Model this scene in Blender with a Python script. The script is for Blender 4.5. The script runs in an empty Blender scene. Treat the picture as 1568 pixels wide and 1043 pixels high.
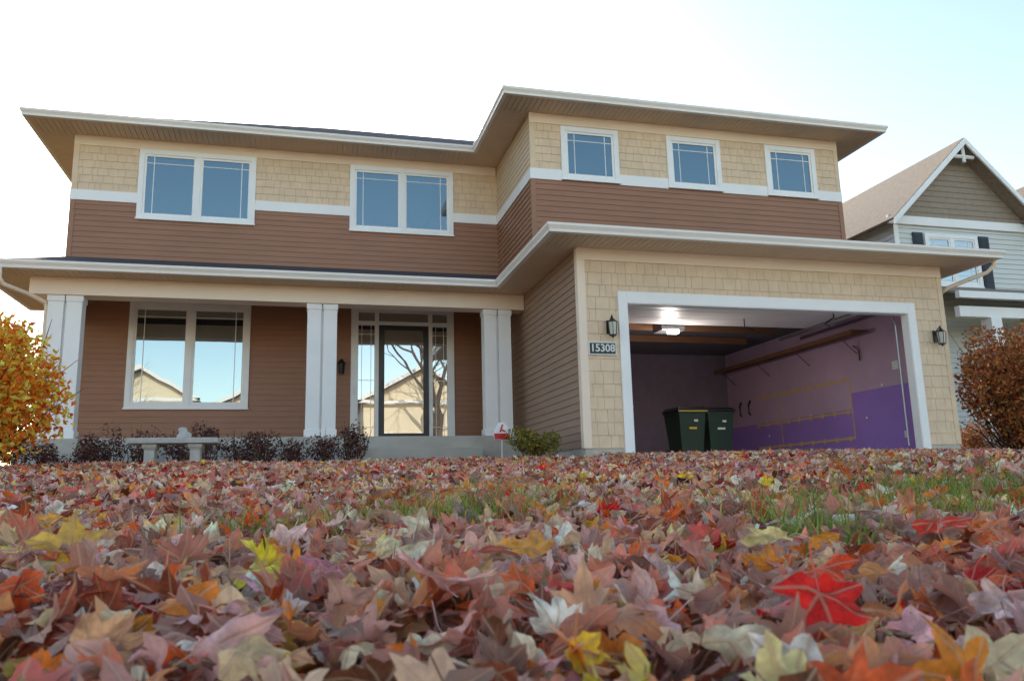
import bpy, math, random
import numpy as np
from mathutils import Vector, Matrix
random.seed(7); rng=np.random.default_rng(11)
scene=bpy.context.scene
COL=scene.collection
def s2l(c):
    return tuple(((v/255)/12.92 if v/255<=.04045 else ((v/255+.055)/1.055)**2.4) for v in c)
# ------------------------------------------------------------------ materials
def mat(name,rgb,rough=.6,var=.12,scale=(6,6,6),bump=0.,bscale=None,spec=.4,metal=0,detail=4,dirt=0):
    m=bpy.data.materials.new(name); m.use_nodes=True; nt=m.node_tree; N=nt.nodes; L=nt.links
    b=N['Principled BSDF']; c=s2l(rgb)
    b.inputs['Roughness'].default_value=rough; b.inputs['Metallic'].default_value=metal
    b.inputs['Specular IOR Level'].default_value=spec
    tc=N.new('ShaderNodeTexCoord'); mp=N.new('ShaderNodeMapping'); mp.inputs['Scale'].default_value=scale
    L.new(tc.outputs['Object'],mp.inputs['Vector'])
    nz=N.new('ShaderNodeTexNoise'); nz.inputs['Scale'].default_value=1; nz.inputs['Detail'].default_value=detail
    L.new(mp.outputs[0],nz.inputs['Vector'])
    mr=N.new('ShaderNodeMapRange'); mr.inputs[1].default_value=.25; mr.inputs[2].default_value=.75
    mr.inputs[3].default_value=1-var; mr.inputs[4].default_value=1+var
    L.new(nz.outputs['Fac'],mr.inputs[0])
    fac=mr.outputs[0]
    if dirt:
        n3=N.new('ShaderNodeTexNoise'); n3.inputs['Scale'].default_value=.55; n3.inputs['Detail'].default_value=6; n3.inputs['Roughness'].default_value=.65
        L.new(tc.outputs['Object'],n3.inputs['Vector'])
        m3=N.new('ShaderNodeMapRange'); m3.inputs[1].default_value=.3; m3.inputs[2].default_value=.7; m3.inputs[3].default_value=1-dirt; m3.inputs[4].default_value=1+dirt*.6
        L.new(n3.outputs['Fac'],m3.inputs[0]); mm=N.new('ShaderNodeMath'); mm.operation='MULTIPLY'; L.new(fac,mm.inputs[0]); L.new(m3.outputs[0],mm.inputs[1]); fac=mm.outputs[0]
    vm=N.new('ShaderNodeVectorMath'); vm.operation='SCALE'; vm.inputs[0].default_value=c
    L.new(fac,vm.inputs['Scale']); L.new(vm.outputs[0],b.inputs['Base Color'])
    if bump:
        mp2=N.new('ShaderNodeMapping'); mp2.inputs['Scale'].default_value=bscale or scale
        L.new(tc.outputs['Object'],mp2.inputs['Vector'])
        n2=N.new('ShaderNodeTexNoise'); n2.inputs['Scale'].default_value=1; n2.inputs['Detail'].default_value=5
        L.new(mp2.outputs[0],n2.inputs['Vector'])
        bp=N.new('ShaderNodeBump'); bp.inputs['Strength'].default_value=bump; bp.inputs['Distance'].default_value=.01
        L.new(n2.outputs['Fac'],bp.inputs['Height']); L.new(bp.outputs[0],b.inputs['Normal'])
    return m
def glassmat(name,fac=.34,dark=(16,22,26),tint=(.95,.98,1,1)):
    m=bpy.data.materials.new(name); m.use_nodes=True; nt=m.node_tree; N=nt.nodes; L=nt.links
    b=N['Principled BSDF']; b.inputs['Base Color'].default_value=(*s2l(dark),1); b.inputs['Roughness'].default_value=.3
    g=N.new('ShaderNodeBsdfGlossy'); g.inputs['Roughness'].default_value=.008; g.inputs['Color'].default_value=tint
    mx=N.new('ShaderNodeMixShader'); mx.inputs[0].default_value=fac
    tc=N.new('ShaderNodeTexCoord'); nz=N.new('ShaderNodeTexNoise'); nz.inputs['Scale'].default_value=1.3; nz.inputs['Detail'].default_value=1
    bp=N.new('ShaderNodeBump'); bp.inputs['Strength'].default_value=.12; bp.inputs['Distance'].default_value=.012
    L.new(tc.outputs['Object'],nz.inputs['Vector']); L.new(nz.outputs['Fac'],bp.inputs['Height']); L.new(bp.outputs[0],g.inputs['Normal'])
    L.new(b.outputs[0],mx.inputs[1]); L.new(g.outputs[0],mx.inputs[2]); L.new(mx.outputs[0],N['Material Output'].inputs['Surface'])
    return m
grain=(2.5,2.5,70)
M=dict(
 brown=mat('brown_lap_siding',(160,114,88),.5,.07,(1.5,1.5,9),.15,grain,dirt=.08),
 brown2=mat('taupe_lap_siding',(164,134,114),.5,.07,(1.5,1.5,9),.15,grain,dirt=.08),
 tan=mat('tan_shingle_siding',(228,200,168),.6,.08,(5,5,5),.2,(50,50,4),dirt=.07),
 tanlap=mat('tan_lap_siding',(222,197,168),.55,.06,(1.5,1.5,9),.15,grain,dirt=.07),
 core=mat('wall_sheathing',(150,122,98),.8,.05),
 white=mat('white_trim_paint',(246,243,240),.45,.03,(2,2,2),.04,(30,30,30),dirt=.04),
 cream=mat('cream_trim_paint',(246,224,202),.5,.03,(2,2,2),.04,(30,30,30),dirt=.05),
 gutter=mat('gutter_enamel',(242,232,222),.35,.04,(1,1,6),dirt=.05),
 soffit=mat('soffit_panel',(222,194,166),.55,.05,(3,3,3)),
 shingle=mat('asphalt_shingle',(70,66,70),.9,.3,(9,9,9),.6,(60,60,60)),
 nroof=mat('brown_asphalt_shingle',(150,134,118),.9,.2,(12,12,12),.6,(60,60,60)),
 concrete=mat('concrete',(190,182,170),.85,.12,(3,3,3),.3,(40,40,40),dirt=.1),
 stone=mat('cast_stone',(194,190,182),.9,.15,(14,14,14),.5,(60,60,60)),
 asphalt=mat('asphalt_road',(76,76,78),.9,.15,(4,4,4),.5,(60,60,60)),
 dark=mat('dark_door_frame',(48,46,46),.35,.05),
 black=mat('black_metal',(22,21,20),.4,.1,spec=.6),
 glass=glassmat('window_glass',.16,(16,40,52),(.62,.88,1,1)),
 glassl=glassmat('low_window_glass',.36,(26,34,36),(.85,.97,1,1)),
 glassd=glassmat('door_glass',.42,(60,52,42)),
 lampglass=mat('frosted_lamp_glass',(190,190,180),.15,.05),
 steel=mat('galvanised_steel',(150,152,155),.35,.1,metal=.8),
 purple=mat('purple_drywall',(158,122,200),.8,.06,(1.2,1.2,1.2),dirt=.1),
 mauve=mat('mauve_drywall',(190,160,184),.85,.06,(1.2,1.2,1.2),dirt=.12),
 drywall=mat('garage_drywall',(132,120,134),.85,.08,dirt=.15),
 ceil=mat('garage_ceiling',(112,108,114),.9,.06,dirt=.1),
 tape=mat('drywall_tape',(206,170,112),.8,.1),
 wood=mat('rough_lumber',(120,84,60),.8,.2,(3,20,20)),
 bin=mat('bin_plastic',(34,56,44),.45,.1),
 lid=mat('bin_lid',(24,26,26),.4,.1),
 yellow=mat('yellow_lid_edge',(224,178,40),.4,.05),
 paper=mat('white_label',(225,225,220),.6,.03),
 red=mat('red_sign_paint',(206,30,36),.4,.03),
 signw=mat('white_sign_paint',(235,235,235),.4,.02),
 graysid=mat('gray_lap_siding',(214,214,210),.55,.05,(1.5,1.5,8)),
 cream2=mat('cream_lap_siding',(230,214,184),.55,.05,(1.5,1.5,8)),
 gable=mat('gable_shingles',(156,140,124),.7,.12,(8,8,8)),
 shutter=mat('shutter_paint',(44,48,62),.5,.05),
 bark=mat('bark',(92,78,66),.95,.3,(12,12,3),.8,(30,30,8)),
 twig=mat('twig_bark',(84,58,46),.9,.2),
 mulch=mat('mulch',(80,56,42),1,.4,(30,30,30),1,(60,60,60)),
)
def emis(name,rgb,s):
    m=bpy.data.materials.new(name); m.use_nodes=True; b=m.node_tree.nodes['Principled BSDF']
    b.inputs['Emission Color'].default_value=(*rgb,1); b.inputs['Emission Strength'].default_value=s; return m
M['bulb']=emis('lit_lamp_cover',(1,.9,.75),4)
# ------------------------------------------------------------------ mesh builder
class B:
    def __init__(s): s.v=[]; s.f=[]
    def quad(s,a,b,c,d):
        n=len(s.v); s.v+=[tuple(a),tuple(b),tuple(c),tuple(d)]; s.f.append((n,n+1,n+2,n+3))
    def poly(s,pts):
        n=len(s.v); s.v+=[tuple(p) for p in pts]; s.f.append(tuple(range(n,n+len(pts))))
    def box(s,x0,x1,y0,y1,z0,z1):
        n=len(s.v); s.v+=[(x,y,z) for x in(x0,x1) for y in(y0,y1) for z in(z0,z1)]
        for f in((0,1,3,2),(4,6,7,5),(0,4,5,1),(2,3,7,6),(0,2,6,4),(1,5,7,3)): s.f.append(tuple(n+i for i in f))
    def hexa(s,p):
        n=len(s.v); s.v+=[tuple(q) for q in p]
        for f in((0,3,2,1),(4,5,6,7),(0,1,5,4),(1,2,6,5),(2,3,7,6),(3,0,4,7)): s.f.append(tuple(n+i for i in f))
    def loft(s,rings,cap=True):
        n=len(s.v); k=len(rings[0])
        for r in rings: s.v+=[tuple(p) for p in r]
        for i in range(len(rings)-1):
            for j in range(k):
                s.f.append((n+i*k+j,n+i*k+(j+1)%k,n+(i+1)*k+(j+1)%k,n+(i+1)*k+j))
        if cap:
            s.f.append(tuple(n+j for j in range(k))[::-1]); s.f.append(tuple(n+(len(rings)-1)*k+j for j in range(k)))
    def tube(s,pts,rad,k=6,cap=True):
        rings=[]
        for i,p in enumerate(pts):
            p=Vector(p); a=Vector(pts[max(0,i-1)]); b=Vector(pts[min(len(pts)-1,i+1)])
            d=(b-a).normalized(); u=d.orthogonal().normalized() if abs(d.z)>.99 else d.cross(Vector((0,0,1))).normalized(); w=d.cross(u)
            r=rad[i] if hasattr(rad,'__len__') else rad
            rings.append([p+(u*math.cos(t)+w*math.sin(t))*r for t in [2*math.pi*j/k for j in range(k)]])
        s.loft(rings,cap)
    def cone(s,c,r0,r1,z0,z1,k=12):
        s.loft([[(c[0]+r*math.cos(2*math.pi*j/k+.26),c[1]+r*math.sin(2*math.pi*j/k+.26),z) for j in range(k)] for r,z in((r0,z0),(r1,z1))])
    def make(s,name,m,parent=None,smooth=False,bevel=0):
        me=bpy.data.meshes.new(name); me.from_pydata(s.v,[],s.f); me.update()
        me.materials.append(m)
        if smooth: me.polygons.foreach_set('use_smooth',[True]*len(me.polygons))
        o=bpy.data.objects.new(name,me); COL.objects.link(o)
        if parent: o.parent=parent
        if bevel:
            bv=o.modifiers.new('bevel','BEVEL'); bv.width=bevel; bv.segments=2; bv.limit_method='ANGLE'
        return o
def empty(name):
    o=bpy.data.objects.new(name,None); COL.objects.link(o); o.empty_display_size=.3; return o
def sub(iv,a,b):
    out=[]
    for x,y in iv:
        if b<=x or a>=y: out.append((x,y)); continue
        if a>x: out.append((x,a))
        if b<y: out.append((b,y))
    return out
def siding(b,O,U,Nn,u0,u1,z0,z1,e=.105,pr=.014,holes=(),shing=False):
    O=Vector(O);U=Vector(U);Nn=Vector(Nn); Z=Vector((0,0,1))
    za=z0
    while za<z1-1e-3:
        zb=min(za+e,z1)
        cuts=sorted({za,zb}|{h[i] for h in holes for i in(2,3) if za<h[i]<zb})
        if shing:
            us=[u0-random.random()*.12]
            while us[-1]<u1: us.append(us[-1]+random.choice((.10,.13,.16,.19,.22)))
        for s0,s1 in zip(cuts,cuts[1:]):
            m=(s0+s1)/2; iv=[(u0,u1)]
            for h in holes:
                if h[2]<m<h[3]: iv=sub(iv,h[0],h[1])
            for a,c in iv:
                segs=[(a,c,0)]
                if shing:
                    segs=[]
                    for p,q in zip(us,us[1:]):
                        x,y=max(a,p+.002),min(c,q-.002)
                        if y-x>.004: segs.append((x,y,((p*977.3)%1)*.003))
                for x,y,j in segs:
                    o0=.002+(pr+j)*(1-(s0-za)/e*.85); o1=.002+(pr+j)*(1-(s1-za)/e*.85)
                    P=lambda u,z,o: O+U*u+Nn*o+Z*z
                    b.quad(P(x,s0,o0),P(y,s0,o0),P(y,s1,o1),P(x,s1,o1))
                    if s0==za: b.quad(P(x,s0,.0),P(y,s0,.0),P(y,s0,o0),P(x,s0,o0))
                    if shing:
                        b.quad(P(x,s0,0),P(x,s0,o0),P(x,s1,o1),P(x,s1,0)); b.quad(P(y,s0,o0),P(y,s0,0),P(y,s1,0),P(y,s1,o1))
        za=zb
def gutter(b,p0,p1,out,zt,m0=0,m1=0):
    p0=Vector((*p0,0)); p1=Vector((*p1,0)); d=(p1-p0).normalized(); o=Vector((*out,0))
    prof=[(-.11,-.125),(-.035,-.125),(-.03,-.085),(0,-.035),(0,0),(-.012,0),(-.012,-.02),(-.11,-.02)]
    r0=[];r1=[]
    for q,z in prof:
        r0.append(p0+o*q+d*(-q*m0)+Vector((0,0,zt+z))); r1.append(p1+o*q+d*(q*m1)+Vector((0,0,zt+z)))
    b.loft([r0,r1])
def soffit(b,x0,x1,y0,y1,z,ax):
    w=.098
    if ax=='y':
        x=x0
        while x<x1-.01:
            b.box(x+.0045,min(x+w,x1)-.0045,y0,y1,z,z+.012); x+=w
    else:
        y=y0
        while y<y1-.01:
            b.box(x0,x1,y+.0045,min(y+w,y1)-.0045,z,z+.012); y+=w
    b.box(x0,x1,y0,y1,z+.020,z+.028)
# ------------------------------------------------------------------ terrain
YG=10.97
def base(y):
    y=np.asarray(y,float)
    z=-.19+.0615*np.clip(y,-9,8.6)
    t=np.clip((y-8.6)/2.6,0,1); return z+.0615*2.6*(t-t*t/2)*.5
def drive_z(y): return .5-.0671*(YG-np.asarray(y,float))
def sm(t): t=np.clip(t,0,1); return t*t*(3-2*t)
def ground(x,y):
    x=np.asarray(x,float);y=np.asarray(y,float)
    z=base(y)+.012*np.sin(x*1.9+1)*np.sin(y*1.3)+.008*np.sin(x*4.1+y*2.7)
    z=z+.07*sm((x-2.0)/1.6)*sm((4.15-x)/.2)*sm((y+1)/3)*sm((9.0-y)/4)
    z=z-.03*sm((-x-4)/6)
    z=np.where(x>10.6,z-.03,z)
    return z
def surf(x,y):
    g=ground(x,y); on=(x>4.05)&(x<10.65)&(y<YG)
    return np.where(on,drive_z(y),g)
xs=np.unique(np.concatenate([[-400,-250,-150,-90,-60,-40,-30,-24,-20],np.arange(-16,26.1,.25),[3.88,4.0,4.1,10.6,10.7],[30,36,45,60,90,150,250,400]]))
ys=np.unique(np.concatenate([[-400,-250,-150,-90,-60,-40,-30,-24,-20,-17.2,-17.05,-9.1,-8.95],np.arange(-16,30.1,.25),[10.9,11.0],[36,45,60,90,150,250,400]]))
X,Y=np.meshgrid(xs,ys)
Z=ground(X,Y)
inn=(X>4.02)&(X<10.65)
Z=np.where(inn&(Y<11.0)&(Y>-9.05),drive_z(Y)-.06,Z)
Z=np.where(inn&(Y>=10.95)&(Y<18),.3,Z)
Z=np.where((Y<-9.0)&(Y>-17.1),-1.02,Z)
Z=np.where(Y<=-17.1,-.84,Z)
nx,ny=len(xs),len(ys)
me=bpy.data.meshes.new('ground')
idx=np.arange(nx*ny).reshape(ny,nx)
fa=np.stack([idx[:-1,:-1],idx[:-1,1:],idx[1:,1:],idx[1:,:-1]],-1).reshape(-1,4)
me.from_pydata(np.stack([X,Y,Z],-1).reshape(-1,3).tolist(),[],fa.tolist()); me.update()
gm=bpy.data.materials.new('lawn_soil'); gm.use_nodes=True; nt=gm.node_tree; N=nt.nodes; L=nt.links
b=N['Principled BSDF']; b.inputs['Roughness'].default_value=1; b.inputs['Specular IOR Level'].default_value=.1
tc=N.new('ShaderNodeTexCoord'); n1=N.new('ShaderNodeTexNoise'); n1.inputs['Scale'].default_value=22; n1.inputs['Detail'].default_value=6
n2=N.new('ShaderNodeTexNoise'); n2.inputs['Scale'].default_value=.6; n2.inputs['Detail'].default_value=3
L.new(tc.outputs['Object'],n1.inputs['Vector']); L.new(tc.outputs['Object'],n2.inputs['Vector'])
r1=N.new('ShaderNodeValToRGB'); r1.color_ramp.elements[0].position=.35; r1.color_ramp.elements[0].color=(*s2l((56,60,32)),1)
r1.color_ramp.elements[1].position=.7; r1.color_ramp.elements[1].color=(*s2l((140,104,70)),1)
e=r1.color_ramp.elements.new(.52); e.color=(*s2l((96,72,50)),1)
L.new(n1.outputs['Fac'],r1.inputs[0])
mx=N.new('ShaderNodeMix'); mx.data_type='RGBA'; L.new(n2.outputs['Fac'],mx.inputs[0]); L.new(r1.outputs[0],mx.inputs[6]); mx.inputs[7].default_value=(*s2l((110,98,58)),1)
L.new(mx.outputs[2],b.inputs['Base Color'])
bp=N.new('ShaderNodeBump'); bp.inputs['Distance'].default_value=.03; L.new(n1.outputs['Fac'],bp.inputs['Height']); L.new(bp.outputs[0],b.inputs['Normal'])
me.materials.append(gm); go=bpy.data.objects.new('ground',me); COL.objects.link(go)
d=B(); yy=-9.0
while yy<10.9:
    y1=min(yy+2.0,10.96)
    for x0,x1 in((4.08,7.33),(7.35,10.62)):
        a,c=drive_z(yy),drive_z(y1)
        d.hexa([(x0,yy,a-.12),(x1,yy,a-.12),(x1,y1-.02,c-.12),(x0,y1-.02,c-.12),(x0,yy,a),(x1,yy,a),(x1,y1-.02,c),(x0,y1-.02,c)])
    yy+=2.0
d.make('driveway',M['concrete'],bevel=.006)
r=B(); r.box(-200,200,-16.9,-9.2,-1.0,-.95); r.make('road',M['asphalt'])
k=B(); k.box(-200,4.0,-9.2,-9.0,-1.05,-.82); k.box(10.7,200,-9.2,-9.0,-1.05,-.82); k.box(-200,200,-17.1,-16.9,-1.05,-.8); k.make('kerb',M['concrete'],bevel=.02)
bd=B()
bx=np.arange(-4.6,3.7,.3)
for i in range(len(bx)-1):
    for y0,y1 in((12.1,12.9),(12.9,13.8)):
        bd.quad((bx[i],y0,ground(bx[i],y0)+.02),(bx[i+1],y0,ground(bx[i+1],y0)+.02),(bx[i+1],y1,ground(bx[i+1],y1)+.04),(bx[i],y1,ground(bx[i],y1)+.04))
bd.make('mulch_bed',M['mulch'])
# ------------------------------------------------------------------ HOUSE
H=empty('suburban_house')
XL,XW,XR=-4.24,3.95,10.44; YM,YU=15.85,13.23
ZS,ZF,ZBT,ZBB=6.87,6.68,5.79,5.585
b=B()
b.box(XL+.01,XW-.03,YM+.005,25,.2,6.9); b.box(XW+.005,XR-.005,YU+.005,25,3.62,6.9); b.box(XW,XR-.005,18,24.9,.2,3.6)
b.box(XW+.005,XW+.15,YG+.11,18,.2,3.6); b.box(XR-.15,XR-.005,YG+.11,18,.2,3.6)
b.box(XW+.005,4.70,YG+.005,YG+.11,.2,3.6); b.box(9.70,XR-.005,YG+.005,YG+.11,.2,3.6); b.box(4.70,9.70,YG+.005,YG+.11,2.76,3.6)
b.make('wall_core',M['core'],H)
FN=(0,-1,0); SX=(1,0,0)
W1=(-3.11,-.97,5.265,6.68); W2=(.86,2.99,5.265,6.68)
br=B(); siding(br,(0,YM,0),SX,FN,XL,XW,4.25,ZBB,holes=[W1,W2])
siding(br,(0,YU,0),SX,FN,XW,XR,4.35,ZBB)
siding(br,(XW,0,0),(0,1,0),(-1,0,0),YU,YM,3.7,ZBB)
LW=(-3.11,-.97,1.66,3.66); DU=(.92,2.97,1.0,3.68)
siding(br,(0,YM,0),SX,FN,XL,XW,1.0,3.72,holes=[LW,DU])
siding(br,(XL,0,0),(0,1,0),(-1,0,0),YM,25,.5,ZBB)
br.box(XL-.02,XL+.07,YM-.022,YM,4.2,ZBB); br.box(XW-.022,XW+.07,YU-.022,YU,4.3,ZBB)
br.box(XR-.08,XR+.015,YU-.022,YU,4.3,ZBB)
br.make('brown_siding',M['brown'],H)
t=B()
siding(t,(0,YM,0),SX,FN,XL,XW,ZBT,ZF,.149,.012,[W1,W2],True)
WW=[(4.525,5.66,5.6,6.66),(6.65,7.785,5.6,6.66),(8.77,9.905,5.6,6.66)]
siding(t,(0,YU,0),SX,FN,XW,XR,ZBT,ZF,.149,.012,WW,True)
GH=(4.555,9.845,.3,2.936)
siding(t,(0,YG,0),SX,FN,XW+.1,XR-.08,.60,3.40,.187,.013,[GH],True)
t.box(XL-.02,XL+.08,YM-.02,YM,ZBT,ZF); t.box(XW-.02,XW+.08,YU-.02,YU,ZBT,ZF); t.box(XR-.08,XR+.015,YU-.02,YU,ZBT,ZF); t.box(XR-.08,XR+.015,YG-.02,YG,.6,3.40)
t.make('tan_shingle_siding',M['tan'],H)
t=B(); siding(t,(XW,0,0),(0,1,0),(-1,0,0),YU,YM,ZBT,6.86); siding(t,(XL,0,0),(0,1,0),(-1,0,0),YM,25,ZBT,6.86); t.make('tan_lap_siding',M['tanlap'],H)
t=B(); siding(t,(XW,0,0),(0,1,0),(-1,0,0),YG,YM,.62,3.6,.11,.015); siding(t,(XR,0,0),(0,1,0),(1,0,0),YG,25,.62,3.6,.11,.015); t.make('taupe_side_siding',M['brown2'],H)
w=B(); c=B()
def splitx(bb,x0,x1,y0,y1,z0,z1,holes):
    iv=[(x0,x1)]
    for h in holes: iv=sub(iv,h[0],h[1])
    for a,q in iv: bb.box(a,q,y0,y1,z0,z1)
splitx(w,XL-.03,XW-.03,YM-.03,YM,ZBB,ZBT,[W1,W2]); splitx(w,XW-.03,XR+.02,YU-.03,YU,ZBB,ZBT,WW)
w.box(XW-.03,XW,YU,YM-.03,ZBB,ZBT)
splitx(c,XL-.02,XW-.02,YM-.026,YM,ZF,ZS+.01,[]); splitx(c,XW-.02,XR+.015,YU-.026,YU,ZF,ZS+.01,[])
c.box(XW-.024,XR+.015,YG-.03,YG,3.40,3.60)
c.box(XW-.024,XW+.1,YG-.026,YG,.6,3.40); c.box(XW-.024,XW,YG,YG+.09,.6,3.59)
w.box(4.555,4.70,YG-.04,YG,.45,2.936); w.box(9.70,9.845,YG-.04,YG,.45,2.936); w.box(4.70,9.70,YG-.04,YG,2.76,2.936)
w.box(4.69,4.71,YG-.03,YG+.13,.45,2.76); w.box(9.69,9.71,YG-.03,YG+.13,.45,2.76); w.box(4.71,9.69,YG-.03,YG+.13,2.75,2.77)
for x0 in(-3.95,.07,3.18):
    w.box(x0,x0+.23,13.95,14.2,1.0,3.30); w.box(x0+.27,x0+.50,13.95,14.2,1.0,3.30); w.box(x0+.2,x0+.3,14.02,14.16,1.0,3.30)
    w.box(x0-.02,x0+.25,13.93,14.22,1.0,1.13); w.box(x0+.255,x0+.52,13.93,14.22,1.0,1.13)
    w.box(x0-.015,x0+.24,13.935,14.215,3.2,3.299); w.box(x0+.26,x0+.515,13.935,14.215,3.2,3.299)
c.box(XL+.02,XW-.02,13.90,14.25,3.30,3.585)
c.box(XL+.0,XL+.3,14.25,15.84,3.30,3.585)
w.make('white_trim',M['white'],H,bevel=.004); c.make('cream_trim',M['cream'],H,bevel=.004)
wf=B(); wg=B(); wm=B(); wl=B()
def window(x0,x1,z0,z1,Yw,n=1,cas=.095,both=False,sill=True,gl=None):
    y=Yw; gl=gl or wg
    wf.box(x0,x0+cas,y-.045,y,z0,z1); wf.box(x1-cas,x1,y-.045,y,z0,z1)
    wf.box(x0+cas,x1-cas,y-.045,y,z1-cas,z1); wf.box(x0+cas,x1-cas,y-.045,y,z0,z0+cas)
    if sill: wf.box(x0-.015,x1+.015,y-.06,y-.046,z0+.0,z0+.03)
    ix0,ix1,iz0,iz1=x0+cas,x1-cas,z0+cas,z1-cas
    W=(ix1-ix0)/n
    for i in range(n):
        a=ix0+i*W+(.045 if i else 0); q=ix0+(i+1)*W-(.045 if i<n-1 else 0)
        if i: wf.box(a-.09,a,y-.04,y,iz0,iz1)
        s=.042
        wf.box(a,a+s,y-.026,y,iz0,iz1); wf.box(q-s,q,y-.026,y,iz0,iz1); wf.box(a+s,q-s,y-.026,y,iz1-s,iz1); wf.box(a+s,q-s,y-.026,y,iz0,iz0+s)
        ga,gq,g0,g1=a+s,q-s,iz0+s,iz1-s
        gl.box(ga,gq,y-.008,y-.004,g0,g1)
        mw=.007
        zt=g1-.13
        wm.box(ga,gq,y-.013,y-.009,zt-mw,zt+mw)
        vs=[]
        if both: vs=[ga+.13,gq-.13]
        else: vs=[ga+.13] if i==0 else [gq-.13]
        for v in vs: wm.box(v-mw,v+mw,y-.0145,y-.0095,g0,g1)
window(*W1,YM,2); window(*W2,YM,2); window(*LW,YM,2,gl=wl)
for q in WW: window(*q,YU,1,both=True)
y=YM
wf.box(.92,1.06,y-.05,y,1.0,3.68); wf.box(2.83,2.97,y-.05,y,1.0,3.68); wf.box(1.06,2.83,y-.05,y,3.60,3.68)
wf.box(1.38,1.46,y-.05,y,1.0,3.60); wf.box(2.45,2.53,y-.05,y,1.0,3.60)
wf.box(1.06,1.38,y-.05,y,3.34,3.42); wf.box(1.46,2.45,y-.05,y,3.34,3.42); wf.box(2.53,2.83,y-.05,y,3.34,3.42)
wf.box(1.06,1.38,y-.04,y,1.0,1.14); wf.box(2.53,2.83,y-.04,y,1.0,1.14)
dg=B(); dk=B()
dg.box(1.06,1.38,y-.008,y-.003,1.14,3.34); dg.box(2.53,2.83,y-.008,y-.003,1.14,3.34); dg.box(1.06,2.83,y-.008,y-.003,3.42,3.60)
for x0,x1 in((1.06,1.38),(2.53,2.83)):
    for v in(x0+.07,x1-.07): wm.box(v-.005,v+.005,y-.013,y-.009,1.14,3.34)
    for v in(1.32,3.16,2.24): wm.box(x0,x1,y-.0145,y-.0095,v-.005,v+.005)
dk.box(1.46,1.57,y-.065,y-.02,1.05,3.34); dk.box(2.34,2.45,y-.065,y-.02,1.05,3.34); dk.box(1.57,2.34,y-.065,y-.02,3.24,3.34); dk.box(1.57,2.34,y-.065,y-.02,1.05,1.2)
dk.box(1.53,1.545,y-.11,y-.095,2.0,2.25); dk.box(1.53,1.56,y-.1,y-.06,2.0,2.03); dk.box(1.53,1.56,y-.1,y-.06,2.22,2.25)
dg.box(1.57,2.34,y-.05,y-.045,1.2,3.24)
wf.box(1.44,2.47,y-.12,y,1.0,1.05)
wf.make('window_frames',M['white'],H,bevel=.003); wg.make('window_glass',M['glass'],H); wl.make('porch_window_glass',M['glassl'],H); wm.make('window_muntins',M['white'],H)
dg.make('door_glass',M['glassd'],H); dk.make('storm_door_frame',M['dark'],H,bevel=.004)
s=B(); s.box(XL+.02,XW-.02,13.8,YM+.02,.2,1.0); s.box(.9,3.0,13.4,13.79,.2,.78)
s.box(XW+.0,4.70,YG-.004,YG+.1,.1,.6); s.box(9.70,XR,YG-.004,YG+.1,.1,.6); s.box(XW-.003,XW+.1,YG+.1,13.79,.1,.62); s.box(XR-.1,XR+.003,YG+.1,25,.1,.62)
s.box(XW+.15,XR-.15,YG-.01,18,.2,.5)
s.make('foundation_and_slab',M['concrete'],H,bevel=.008)
rf=B()
k=.5; zr=6.985; x0,x1,y0,y1=-4.9,11.08,15.2,26.0; hr=(y1-y0)/2; xa,xb,yr,zt=x0+hr,x1-hr,(y0+y1)/2,zr+k*hr
rf.quad((x0,y0,zr),(x1,y0,zr),(xb,yr,zt),(xa,yr,zt)); rf.quad((x1,y1,zr),(x0,y1,zr),(xa,yr,zt),(xb,yr,zt))
rf.poly([(x0,y1,zr),(x0,y0,zr),(xa,yr,zt)]); rf.poly([(x1,y0,zr),(x1,y1,zr),(xb,yr,zt)])
x0,x1,y0=3.37,11.1,12.66; hx=(x1-x0)/2; xm=x0+hx; zt=zr+k*hx
rf.poly([(x0,y0,zr),(x1,y0,zr),(xm,y0+hx,zt)]); rf.quad((x0,21,zr),(x0,y0,zr),(xm,y0+hx,zt),(xm,21,zt)); rf.quad((x1,y0,zr),(x1,21,zr),(xm,21,zt),(xm,y0+hx,zt))
k=.333; zr=3.695; x0,x1,y0=3.37,11.03,10.335; q=3.0
rf.quad((x0,y0,zr),(x1,y0,zr),(x1-q,y0+q,zr+k*q),(x0+q,y0+q,zr+k*q))
rf.quad((x0,15.85,zr),(x0,y0,zr),(x0+q,y0+q,zr+k*q),(x0+q,15.85,zr+k*q)); rf.quad((x1,y0,zr),(x1,15.85,zr),(x1-q,15.85,zr+k*q),(x1-q,y0+q,zr+k*q))
rf.quad((-4.9,13.475,zr),(5,13.475,zr),(5,15.86,zr+k*2.385),(-4.24,15.86,zr+k*2.385)); rf.poly([(-4.9,16.5,zr),(-4.9,13.475,zr),(-4.24,15.86,zr+k*2.385),(-4.24,16.5,zr+k*2.385)])
ro=rf.make('roof',M['shingle'],H); so=ro.modifiers.new('thick','SOLIDIFY'); so.thickness=.02; so.offset=-1
sf=B(); z=6.872
soffit(sf,-4.9,3.37,15.2,15.85,z,'y'); soffit(sf,-4.9,XL,15.85,25.9,z,'x'); soffit(sf,3.37,11.1,12.66,13.23,z,'y'); soffit(sf,3.37,XW,13.23,15.86,z,'x'); soffit(sf,XR,11.1,13.23,25.9,z,'x')
z=3.585
soffit(sf,3.37,11.03,10.335,YG,z,'y'); soffit(sf,3.37,XW,YG,13.475,z,'x'); soffit(sf,XR,11.03,YG,16,z,'x')
soffit(sf,-4.9,XW,13.475,13.90,z+.001,'y'); soffit(sf,-4.9,XL,13.9,16.5,z,'x'); soffit(sf,XL+.3,XW,14.25,YM,3.70,'x')
sf.make('soffit_boards',M['soffit'],H)
g=B()
zt=7.0
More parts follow.
